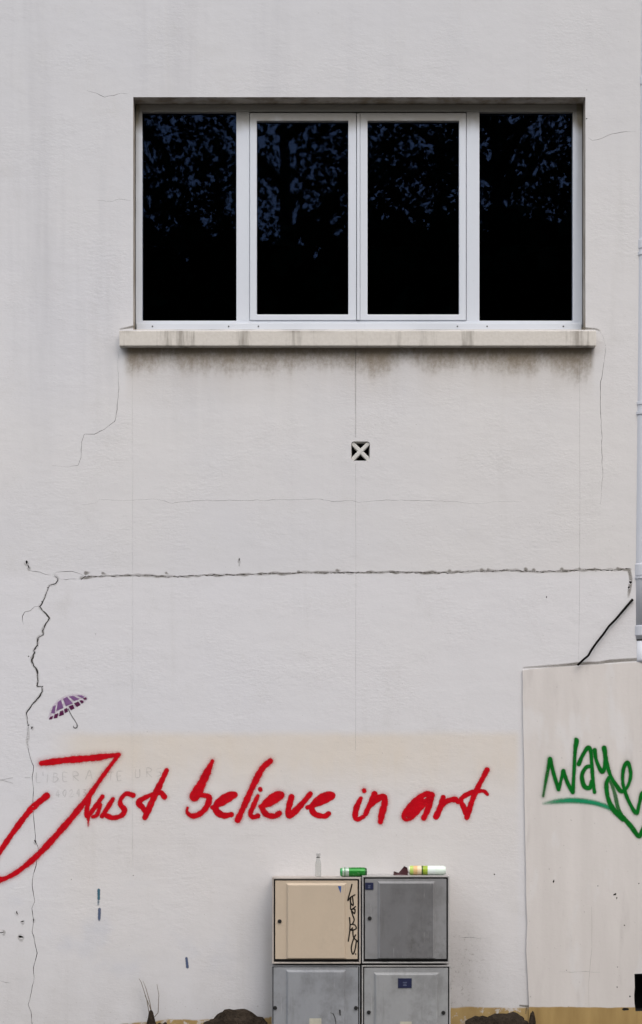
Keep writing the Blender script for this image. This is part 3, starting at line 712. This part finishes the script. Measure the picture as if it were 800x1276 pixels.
A(4, (315,258,5), (345,192,4.2), (385,133,4.6), (407,160,4.2), (415,260,4), (425,390,4), (436,475,3.6)); A(4, (412,275,3.8), (372,285,4.4), (340,345,4.6), (356,425,4.8), (398,440,5), (415,390,4.2))
A(4, (437,152,4.6), (450,230,4), (490,315,4.6), (513,285,4.2), (518,200,4.6), (510,135,5)); A(4, (512,140,5), (530,250,4.4), (560,350,4), (605,425,4.6), (645,468,4.6), (690,430,3.6), (714,340,3.8), (692,248,4.6), (660,290,4), (652,390,3.8), (675,485,4), (712,570,4), (757,635,4.4), (780,560,3.8), (800,490,5), (830,482,6))
A(4.5, (545,362,4), (527,420,4.6), (543,530,4.8), (590,618,5.4), (655,680,6)); A(3.5, (550,365,3.4,.8), (590,480,4,.7), (615,590,4.4,.8), (650,670,4.6,.9))
A(4.6, (630,640,5), (715,735,5), (775,812,5), (800,770,4), (835,690,4))
paint('green_lettering', grn, PY-0.0020, mat_green, pier, cell=0.5, soft=1.1, spray=0.22, spray_r=1.5, wob=0.08, gap=False, seed=8, label='dark green sprayed tag reading Waye')
und = [conv([(45,562,2.5,.35),(150,545,5.5,.75),(270,538,6.4,.9),(400,550,6,.9),(500,575,5.5,.85),(580,612,4.6,.8),(660,672,4,.8)], 670, 910, 6.154, 5)]
paint('green_underline', und, PY-0.0012, mat_teal_g, pier, cell=0.5, soft=3.0, spray=0.16, spray_r=2.0, gap=False, seed=9)

# ------------------------------------------------------------------ drain pipe
M = Mat('grey_pipe_paint'); n = M.noise(14, 1, 0.2, detail=4)
mat_pipe = M.done(M.bsdf(M.mix(n, (0.52, 0.535, 0.585), (0.60, 0.61, 0.65)), 0.45, M.bump(n, 0.1, 0.003)))
mat_pipe_d = simple('dark_pipe_shadow_gap', (0.05, 0.05, 0.05), 0.7)
pr_, pyc = 0.052, 0.030
def pc(py):
    e = 797.0 if py < 0 else 796.5 - (py/700)*7.0 if py < 700 else 789.5
    return Vector((X(e, pyc) + pr_, pyc, Z(py, pyc)))
pb = pc(822); pb.z = Z(824.5, PY) - 0.002
pipe = empty('drain_pipe', pb, 'pale grey drain pipe with banded joints rising from the low boundary wall', 'pipe')
bm = bmesh.new(); top = pc(-250); tube(bm, [pc(797), pc(700), pc(400), pc(0), top], pr_, 28); bm_obj('pipe_shaft', bm, mat_pipe, pipe, smooth=True)
for y0, y1, ex in ((97,108,.004),(300,312,.0045),(316,320,.006),(502,506,.004),(514,518,.006),(703,719,.005),(719.5,722,.0065),(780,793,.005),(-90,-78,.005)):
    bm = bmesh.new(); a, b = pc(y1), pc(y0); tube(bm, [a, a+(b-a)*0.08, a+(b-a)*0.92, b], [pr_+ex*.4, pr_+ex, pr_+ex, pr_+ex*.4], 28)
    bm_obj('joint_collar', bm, mat_pipe, pipe, smooth=False)
bm = bmesh.new(); a = pc(799); tube(bm, [a, pc(796)], pr_-0.003, 24); bm_obj('joint_gap', bm, mat_pipe_d, pipe)
bm = bmesh.new(); a = pc(798.5); b = Vector((a.x, a.y, pb.z)); tube(bm, [b, b+(a-b)*.15, a], [pr_-.002, pr_-.004, pr_-.004], 24); bm_obj('pipe_foot', bm, mat_pipe, pipe, smooth=True)

# ------------------------------------------------------------------ loose black cable from the pipe to the wall top
cab = [W(788.5,747,-.012), W(786,749.5,-.014), W(778,759,-.016), W(767,772,-.018), W(759,780,-.02), W(752,790,-.022), W(744,800,-.022), W(737,810,-.024), W(733,817,-.026), W(727,822,-.03), W(722,828,-.035), W(720,832,-.04)]
cab[-1].z = Z(830.2, PY) + 0.0055; cab[-2].z = max(cab[-2].z, cab[-1].z+0.01)
bm = bmesh.new(); tube(bm, cab, [.009]+[.0075]*2+[.007]*9, 10)
cable = bm_obj('cable', bm, simple('black_cable', (0.008, 0.007, 0.006), 0.9, Specular_IOR_Level=0.1), None, smooth=True)
tag(cable, 'black cable running diagonally from drain pipe down to low boundary wall', 'cable')

# ------------------------------------------------------------------ electricity cabinets
def cab_mat(name, c0, c1, grime, gcol=(0.06,0.055,0.05), amt=1.0):
    M = Mat(name); n = M.noise(6, 1, 0.5, detail=6, rough=0.7); n2 = M.noise(34, 1, 0.8, detail=5, rough=0.75, off=3); n3 = M.noise(20, 1, 0.12, detail=4, off=9)
    c = M.mix(n, c0, c1)
    c = M.mix((n.step(0.50, 0.75) * n2.step(0.4, 0.7) * grime + n3.step(.58, .8) * grime * .5).clamp() * amt, c, gcol)
    bl = M.noise(5.0, 1, 0.8, detail=6, rough=.72, off=33); sc = M.noise(26, 3.2, 0.25, detail=3, off=44)
    c = M.mix((bl.step(.44, .66) * (n2 * 1.1 + .15)).clamp() * grime * 0.55 * amt, c, gcol)
    c = M.mix(sc.step(.66, .74) * grime * .35, c, (0.5, 0.5, 0.5))
    return M.done(M.bsdf(c, 0.5, M.bump(n2 + bl, 0.22, 0.003)))
mat_cream = cab_mat('cream_plastic', (0.50, 0.41, 0.31), (0.53, 0.435, 0.33), 0.10)
mat_creamrim = cab_mat('pale_rim_plastic', (0.38, 0.34, 0.31), (0.46, 0.42, 0.38), 0.6)
mat_grey = cab_mat('grey_plastic', (0.20, 0.20, 0.205), (0.27, 0.27, 0.275), 0.7)
mat_greydark = cab_mat('dark_grey_plastic', (0.125,0.125,0.130), (0.175,0.175,0.18), 0.8)  # darker grey for the raised panel of one door
mat_greyrim = cab_mat('grey_rim_plastic', (0.34, 0.33, 0.32), (0.42, 0.41, 0.40), 0.6)
mat_blueg = cab_mat('bluish_grey_plastic', (0.215, 0.225, 0.245), (0.31, 0.32, 0.335), 0.8)
mat_blueg2 = cab_mat('light_bluish_grey_plastic', (0.25, 0.255, 0.26), (0.33, 0.335, 0.34), 0.7)
mat_dark = simple('cabinet_shadow', (0.010, 0.009, 0.009), 0.9)
mat_plate = simple('navy_plate', (0.008, 0.012, 0.05), 0.4)
mat_lock = simple('black_lock', (0.012, 0.012, 0.012), 0.4)
mat_platetext = simple('plate_print', (0.12, 0.14, 0.22), 0.5)
mat_stick = simple('faded_sticker', (0.46, 0.44, 0.36), 0.7)
mat_bluestick = simple('blue_sticker', (0.03, 0.09, 0.30), 0.5)
def cabinet(px0, px1, py0, py1, dep, rim, gap, ins, mb, md, label, panel, locks, plate=None, sticker=None, z0=None, ptop_off=(3, 1), mp=None):
    fy_ = -dep
    x0, x1 = X(px0, fy_), X(px1, fy_); zt = Z(py0, fy_); zb = Z(py1, fy_) if z0 is None else z0
    t = empty('utility_cabinet', ((x0+x1)/2, -dep/2, zb), label, 'cabinet', 'utility cabinets stacked against the wall')
    r = rim*S; g = gap*S
    # body: shell open to the front, near-black block behind the door paints the joint's shade
    bm = bmesh.new()
    ring(bm, x0, x1, zb, zt, x0+r, x1-r, zb+r, zt-r, fy_, -0.001)
    bm_obj('body', bm, mb, t, bevel=0.0025, seg=2)
    bm = bmesh.new(); box(bm, x0+r+.0004, x1-r-.0004, fy_+0.022, -0.002, zb+r+.0004, zt-r-.0004); bm_obj('door_joint_shade', bm, mat_dark, t)
    # door with pressed panel
    dx0, dx1, dz0, dz1 = x0+r+g, x1-r-g, zb+r+g*2.0, zt-r-g
    bm = bmesh.new(); yy = fy_+ins
    p0, p1 = X(panel[0], fy_), X(panel[1], fy_); pt, pb_ = dz1-ptop_off[0]*S, dz0+ptop_off[1]*S; b = 0.012; h = 0.014
    def L(x0, x1, z0, z1, y): return [bm.verts.new(c) for c in ((x0,y,z0),(x1,y,z0),(x1,y,z1),(x0,y,z1))]
    O = L(dx0, dx1, dz0, dz1, yy); B = L(dx0, dx1, dz0, dz1, yy+0.018)
    I = L(p0, p1, pb_, pt, yy); U = L(p0+b, p1-b, pb_+.002, pt-b, yy-h)
    for k in range(4):
        n = (k+1) % 4
        bm.faces.new([O[k], O[n], I[n], I[k]]); bm.faces.new([I[k], I[n], U[n], U[k]]); bm.faces.new([O[n], O[k], B[k], B[n]])
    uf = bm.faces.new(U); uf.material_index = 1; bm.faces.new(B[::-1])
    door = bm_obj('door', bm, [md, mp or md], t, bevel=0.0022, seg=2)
    for lx, ly in locks:
        p = W(lx, ly, yy)
        bm = bmesh.new(); n = 14
        for rr, d0, d1 in ((.0125, 0, .006), (.0085, .006, .010)):
            a = [bm.verts.new((p.x+rr*math.cos(q*2*math.pi/n), yy-d0, p.z+rr*math.sin(q*2*math.pi/n))) for q in range(n)]
            c2 = [bm.verts.new((p.x+rr*.92*math.cos(q*2*math.pi/n), yy-d1, p.z+rr*.92*math.sin(q*2*math.pi/n))) for q in range(n)]
            for q in range(n): bm.faces.new([a[q], a[(q+1)%n], c2[(q+1)%n], c2[q]])
            bm.faces.new(c2)
        bm_obj('lock', bm, mat_lock, door)
    if plate:
        a, b2, c2, d2, raised = plate; y = yy - (h if raised else 0)
        bm = bmesh.new(); box(bm, X(a, y), X(b2, y), y-.004, y-.0003, Z(d2, y), Z(c2, y)); pl_ = bm_obj('label_plate', bm, mat_plate, door, bevel=.001)
        bm = bmesh.new(); w = b2-a
        for q, f in ((.42, .3), (.60, .22), (.74, .26)):
            box(bm, X(a+w*(.5-f/2), y), X(a+w*(.5+f/2), y), y-.0048, y-.0041, Z(c2+(d2-c2)*q+.35, y), Z(c2+(d2-c2)*q-.35, y))
        pl2 = bm_obj('plate_print', bm, mat_platetext, t)
    if sticker:
        a, b2, c2, d2 = sticker; y = yy-h
        bm = bmesh.new(); box(bm, X(a, y), X(b2, y), y-.0015, y-.0002, Z(d2, y), Z(c2, y)); bm_obj('sticker', bm, mat_stick, door)
    return t, door, yy, h
GL = 0.0
up_l = cabinet(339, 449.5, 1093.5, 1201, 0.20, 2.0, 1.8, 0.006, mat_creamrim, mat_cream, 'cream utility cabinet with a vertical black marker tag on its door', (356.5,431.5), [(348.5,1148)])
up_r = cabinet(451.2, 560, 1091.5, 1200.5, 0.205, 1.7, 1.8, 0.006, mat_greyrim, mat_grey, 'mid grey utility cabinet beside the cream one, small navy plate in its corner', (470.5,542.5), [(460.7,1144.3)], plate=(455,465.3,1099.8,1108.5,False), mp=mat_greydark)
lo_l = cabinet(338.6, 448.5, 1203.5, 1306, 0.198, 0.9, 1.1, 0.002, mat_blueg, mat_blueg, 'scratched grey utility cabinet below the cream one', (356.5,431), [(342.8,1256),(443.6,1256)], sticker=(385.5,400.5,1269,1284), z0=0.0)
lo_r = cabinet(450.8, 561.5, 1203, 1306, 0.20, 1.6, 1.4, 0.004, mat_greyrim, mat_blueg2, 'grey utility cabinet with a centred navy plate, under the mid grey one', (466,547), [(459.5,1261.5),(552.5,1262)], plate=(496,513,1219,1231,True), sticker=(498.5,513,1273,1290), z0=0.0, ptop_off=(6,1))
t, door, yy, h = up_l
# the marker tag and a corner sticker on the cream door
mat_marker = paint_mat('black_marker', (0.012, 0.010, 0.009), None, 0.5, 200, 0.3, bumpy=False)
tg = [conv(p, 400, 1090, 11.6, 1.6) for p in ([(447,140),(425,230),(388,370),(430,325),(490,290)],[(455,315),(466,440),(428,400),(430,330)],[(430,395),(430,500),(470,482),(498,460)],[(440,500),(490,500),(482,560),(442,520),(460,590),(480,650),(455,715)],[(412,620),(420,720),(416,790)],[(420,720),(480,720),(510,770),(470,800),(432,800),(455,768)],[(420,790),(408,870),(395,960)],[(460,790),(470,900),(530,965)],[(500,870),(470,930),(440,1040),(446,1120),(465,1145),(492,1080),(512,960)],[(500,1144),(502,1148)])]
o = paint('marker_tag', tg, yy-0.0012, mat_marker, door, cell=0.3, soft=0.45, gap=False, label='black vertical marker scrawl')
bm = bmesh.new(); y = yy-h-.0012
q = [bm.verts.new(W(a, b, y)) for a, b in ((421,1104.3),(425.2,1104.2),(424.6,1113.2))]; bm.faces.new(q); bm_obj('corner_sticker', bm, mat_bluestick, door)
t2, door2, yy2, h2 = lo_l
paint('scratch_marks', [[(423.5,1259,1.8,.9),(423.8,1265,1.2,.8)],[(415,1263,1,.7),(417.5,1269,1,.8),(418.5,1276,.9,.7)],[(412,1262,.7,.5),(416,1264,.8,.6)]], yy2-h2-.0012, mat_marker, door2, cell=0.3, soft=.5, gap=False)
# ------------------------------------------------------------------ litter on top of the cabinets
def banded(name, bands, rough=0.35, metal=0.0):
    """bands along local x: (start, colour)"""
    M = Mat(name); c = M.rgb(bands[0][1])
    for s_, col in bands[1:]: c = M.mix(M.x.step(s_-.0004, s_+.0004), c, col)
    sm = M.noise(60, detail=3); c = M.mix(sm.step(.62,.7)*.35, c, (0.6,0.62,0.55))
    return M.done(M.bsdf(c, rough, Metallic=metal))
def lying_can(name, px0, px1, rad, zt, y, mat, label, cat, tilt=0):
    L = X(px1, y)-X(px0, y); o = empty(name, (X(px0, y), y, zt), label, cat)
    bm = bmesh.new(); r = rad
    lathe(bm, [(r*.70,.004),(r*.76,0),(r*.80,.001),(r*.86,.006),(r,.014),(r*.985,L*.35),(r,L*.6),(r,L-.016),(r*.82,L-.004),(r*.80,L),(r*.74,L-.001),(r*.70,L-.006)], (0,0,r+.001), 'x', 28)
    me = bpy.data.meshes.new('body'); bmesh.ops.recalc_face_normals(bm, faces=bm.faces[:]); bm.to_mesh(me); bm.free()
    for p in me.polygons: p.use_smooth = len(p.vertices) == 4
    b = bpy.data.objects.new('can_body', me); COL.objects.link(b); b.parent = o; me.materials.append(mat)
    bm = bmesh.new(); lathe(bm, [(r*.69, L-.006),(r*.69, L-.0035)], (0,0,r+.001), 'x', 20)
    me = bpy.data.meshes.new('lid'); bm.to_mesh(me); bm.free(); l = bpy.data.objects.new('lid', me); COL.objects.link(l); l.parent = o
    me.materials.append(simple('can_lid_metal', (0.5,0.5,0.5), 0.35, Metallic=0.8))
    o.rotation_euler.z = R(tilt); return o
zt1 = Z(1093.5, -0.20); zt2 = Z(1091.5, -0.205)
lying_can('drink_can', 424, 457, 0.029, zt1, -0.13, banded('green_can_print', [(0,(0.05,0.35,0.10)),(.012,(0.45,0.55,0.45)),(.024,(0.03,0.22,0.05)),(.03,(0.42,0.50,0.44)),(.052,(0.012,0.20,0.022)),(.15,(0.006,0.08,0.012))], .3, .3), 'bright green drink can lying on the cream cabinet', 'can', 3)
lying_can('drink_can', 509, 555.5, 0.0285, zt2, -0.10, banded('pale_can_print', [(0,(0.75,0.78,0.65)),(.008,(0.45,0.60,0.12)),(.03,(0.70,0.45,0.20)),(.055,(0.78,0.62,0.42)),(.080,(0.05,0.10,0.01)),(.090,(0.30,0.42,0.02)),(.118,(0.72,0.80,0.76)),(.165,(0.68,0.78,0.70))], .35), 'pale can with yellow and green bands lying on the grey cabinet', 'can', -2)
# crushed dark red wrapper
bm = bmesh.new(); y = -0.10
prof = [(490.5,0),(490.8,4.6),(493,4.2),(496,2.2),(501,2),(502.2,9.5),(504,10.6),(507.3,9.2),(508,5),(507.6,0)]
a_ = [bm.verts.new((X(a, y), y-.03+random.uniform(-.008,.008), zt2+.001+b*S)) for a, b in prof]
m_ = [bm.verts.new((X(a, y)+random.uniform(-.004,.004), y+random.uniform(-.006,.006), zt2+.001+b*S*random.uniform(.75,1.05))) for a, b in prof]
b_ = [bm.verts.new((X(a, y), y+.03+random.uniform(-.008,.008), zt2+.001+b*S*.8)) for a, b in prof]
for r0, r1 in ((a_, m_), (m_, b_)):
    for k in range(len(prof)): bm.faces.new([r0[k], r0[(k+1)%len(prof)], r1[(k+1)%len(prof)], r1[k]])
bm.faces.new(a_[::-1]); bm.faces.new(b_); bmesh.ops.triangulate(bm, faces=bm.faces[:])
o = bm_obj('crushed_wrapper', bm, simple('dark_red_foil', (0.05, 0.008, 0.012), 0.4)); tag(o, 'crumpled dark maroon wrapper lying beside the pale can', 'wrapper')
# clear glass bottle
M = Mat('clear_glass'); fr = M.nt.nodes.new('ShaderNodeLayerWeight'); fr.inputs['Blend'].default_value = 0.22
g1 = M.nt.nodes.new('ShaderNodeBsdfGlossy'); g1.inputs['Roughness'].default_value = 0.05
t1 = M.nt.nodes.new('ShaderNodeBsdfTransparent'); t1.inputs['Color'].default_value = (0.86, 0.87, 0.86, 1)
mat_bottle = M.done(M.mixs((V(M.nt, fr.outputs['Facing']) * 0.75).clamp(), t1.outputs[0], g1.outputs[0]))
by = -0.12; bc = Vector((X(396.5, by), by, zt1))
bot = empty('glass_bottle', bc, 'small clear glass bottle standing on the cream cabinet', 'bottle')
bm = bmesh.new(); lathe(bm, [(.016,.0006),(.0185,.003),(.0185,.075),(.0175,.088),(.0115,.108),(.0095,.118),(.0095,.130),(.0105,.1305),(.0105,.134)], bc, 'z', 24); bm_obj('bottle_body', bm, mat_bottle, bot, smooth=True)
bm = bmesh.new(); lathe(bm, [(.0118,.118),(.0128,.1185),(.0128,.1225),(.0118,.123)], bc, 'z', 20); bm_obj('neck_ring', bm, mat_lock, bot)
bm = bmesh.new(); lathe(bm, [(.0120,.1305),(.0130,.1315),(.0130,.145),(.0115,.147)], bc, 'z', 20); bm_obj('cap', bm, simple('pale_cap', (0.5,0.49,0.48), .5), bot)

# ------------------------------------------------------------------ rocks and weeds at the foot of the wall
M = Mat('dark_brown_stone'); n = M.noise(9, detail=6, rough=.7); n2 = M.noise(45, detail=5, rough=.7)
mat_rock = M.done(M.bsdf(M.mix((n*.6+n2*.4-.3)*2.2, (0.012,0.009,0.007), (0.060,0.046,0.034)), 0.9, M.bump(n2*.6+n*.6, 1.0, 0.03), Specular_IOR_Level=0.05))
def rock(px0, px1, pyt, y, label, seed, spike=None):
    x0, x1 = X(px0, y), X(px1, y); h = Z(pyt, y); cx = (x0+x1)/2; rx = (x1-x0)/2
    bm = bmesh.new(); bmesh.ops.create_icosphere(bm, subdivisions=4, radius=1)
    dy = min(0.11, max(0.05, rx*.6))
    for v in bm.verts:
        d = v.co.normalized(); q = Vector((d.x*rx*6+seed, d.y*2, d.z*2))
        f = 1 + 0.20*mnoise.noise(d*1.7+Vector((seed,0,0))) + 0.12*mnoise.noise(q*1.3) + 0.09*mnoise.noise(q*3.1) + 0.05*mnoise.noise(q*7.0)
        sq = lambda c: math.copysign(abs(c)**0.8, c)
        v.co = Vector((cx + sq(d.x)*rx*f, y + d.y*dy*f, max(0.0, 0.02 + sq(d.z)*(h-.02)*f)))
        if spike:
            sx = X(spike[0], y); k = math.exp(-((v.co.x-sx)/.012)**2)
            if d.z > .05: v.co.z += k*spike[1]*S
    o = bm_obj('rock', bm, mat_rock, None, smooth=False); tag(o, label, 'rock', 'rocks lying at the foot of the wall'); return o
rock(181, 196, 1266, -0.10, 'small dark brown stone with dry twigs rising behind it', 1.3)
rock(194, 212, 1274, -0.12, 'low flat brown stone touching the twigs stone', 9.3)
rock(259, 336, 1262, -0.125, 'broad lumpy brown rock against the scratched grey cabinet', 4.1)
rock(246, 300, 1272, -0.19, 'flat brown rock leaning in front of the broad lumpy one', 6.6)
rock(574, 640, 1268, -0.20, 'flat dark brown rock lying in front of the domed one', 2.2)
rock(598, 664, 1263, -0.125, 'domed dark brown rock at the foot of the ochre skirting', 7.9)
rock(657, 669, 1266, -0.24, 'small pointed dark stone at the corner of the boundary wall', 3.4)
mat_twig = simple('dry_twig', (0.16, 0.13, 0.10), 0.9)
bz = Vector((X(189, -.04), -.04, 0.0))
weed = empty('dry_weed', bz, 'thin dry bare twigs rising from behind a small stone', 'weed')
for pts in ([(189,1306),(190,1270),(187,1250),(182,1232),(178,1222)],[(190,1306),(190,1264),(185,1250),(181,1241),(180.5,1238)],[(189,1306),(190,1270),(197,1262),(198,1240),(195.5,1226)],[(189,1306),(188,1275),(183,1246),(176,1224),(173,1219)]):
    bm = bmesh.new(); P = [W(a, b, -.04) for a, b in pts]; P[0].z = 0
    tube(bm, P, [.0035,.003,.0025,.002,.0012], 6); bm_obj('stem', bm, mat_twig, weed, smooth=True)

# ------------------------------------------------------------------ trees across the street, seen mirrored in the glass
M = Mat('dark_foliage'); n = M.noise(1.5, detail=3)
mat_leaf = M.done(M.bsdf(M.mix(n, (0.020, 0.032, 0.012), (0.045, 0.065, 0.022)), 0.8, Specular_IOR_Level=0.1))
mat_bark = simple('dark_bark', (0.05, 0.042, 0.034), 0.9, 0.3, 12, 0.6)
def tree(x, y, h, label, seed, n_leaf, rx=3.4):
    r = np.random.default_rng(seed); random.seed(seed)
    t = empty('tree', (x, y, 0), label, 'tree', 'street trees mirrored in the window')
    bm = bmesh.new(); zc = h*0.35
    tube(bm, [(x,y,0),(x+.1,y,zc*.5),(x-.05,y+.1,zc),(x+.1,y,h*.6),(x,y-.1,h*.9)], [.32,.26,.22,.14,.04], 12)
    tips = []
    for k in range(26):
        z0 = zc + (h*.85-zc)*random.random(); a = random.uniform(0, 2*math.pi); L = rx*random.uniform(.5, 1.0)*(1.1-.5*(z0-zc)/(h-zc))
        p0 = Vector((x, y, z0)); p1 = p0+Vector((math.cos(a)*L*.5, math.sin(a)*L*.5, L*.30)); p2 = p0+Vector((math.cos(a)*L, math.sin(a)*L, L*.72))
        tube(bm, [p0, p1, p2], [.09,.05,.012], 6); tips += [p1, p2, (p1+p2)/2]
    bm_obj('trunk', bm, mat_bark, t, smooth=True)
    # leaves: dense low in the crown, thinning with gaps towards the top
    zb, zd = h*.22, 9.0
    def scatter(n, z0, z1, gaps):
        out = []
        while len(out) < n:
            p = r.uniform(-1, 1, (4000, 3)); p = p[(p**2).sum(1) < 1]
            z = zb + (p[:,2]*.5+.5)*(h-zb); ok = (z > z0) & (z < z1)
            for c in np.stack([x+p[:,0]*rx, y+p[:,1]*rx*.8, z], 1)[ok]:
                if gaps:
                    c_ = Vector(c); nz = .45*mnoise.noise(c_*1.1+Vector((seed*3.1,0,0)))+1.0*mnoise.noise(c_*4.2)
                    if r.random() > min(1.0, max(0.0, 0.06 + nz*1.3)): continue
                out.append(c)
        return np.array(out[:n])
    nb = int(n_leaf*.22); lowc = scatter(nb, zb, zd+.5, False); topc = scatter(n_leaf-nb, zd-.3, h, True)
    C_ = np.vstack([lowc, topc]); n = len(C_)
    a = r.normal(size=(n,3)); a /= np.linalg.norm(a, axis=1)[:,None]; b = np.cross(a, r.normal(size=(n,3))); b /= np.linalg.norm(b, axis=1)[:,None]
    s1 = np.concatenate([r.uniform(.22,.38,nb), r.uniform(.035,.08,n-nb)])[:,None]; s2 = s1*r.uniform(.4,.7,n)[:,None]
    Vv = np.stack([C_-a*s1, C_+b*s2, C_+a*s1, C_-b*s2], 1).reshape(-1,3)-np.array([x,y,0])
    me = bpy.data.meshes.new('crown'); me.vertices.add(n*4); me.vertices.foreach_set('co', Vv.astype(np.float32).ravel())
    me.loops.add(n*4); me.loops.foreach_set('vertex_index', np.arange(n*4, dtype=np.int32)); me.polygons.add(n); me.polygons.foreach_set('loop_start', np.arange(0, n*4, 4, dtype=np.int32)); me.update(calc_edges=True)
    me.materials.append(mat_leaf); o = bpy.data.objects.new('crown', me); COL.objects.link(o); o.parent = t
for i, (x, y, h, nl) in enumerate(((-4.2,-15.5,13.5,19000), (-0.6,-16.2,14.5,19000), (2.6,-15.2,13.8,19000), (5.8,-16.0,14.2,19000), (-7.8,-16.4,13.0,12000), (9.2,-15.6,13.2,12000))):
    tree(x, y, h, 'dark leafy tree across the street, mirrored in the window panes', 11+i, nl)
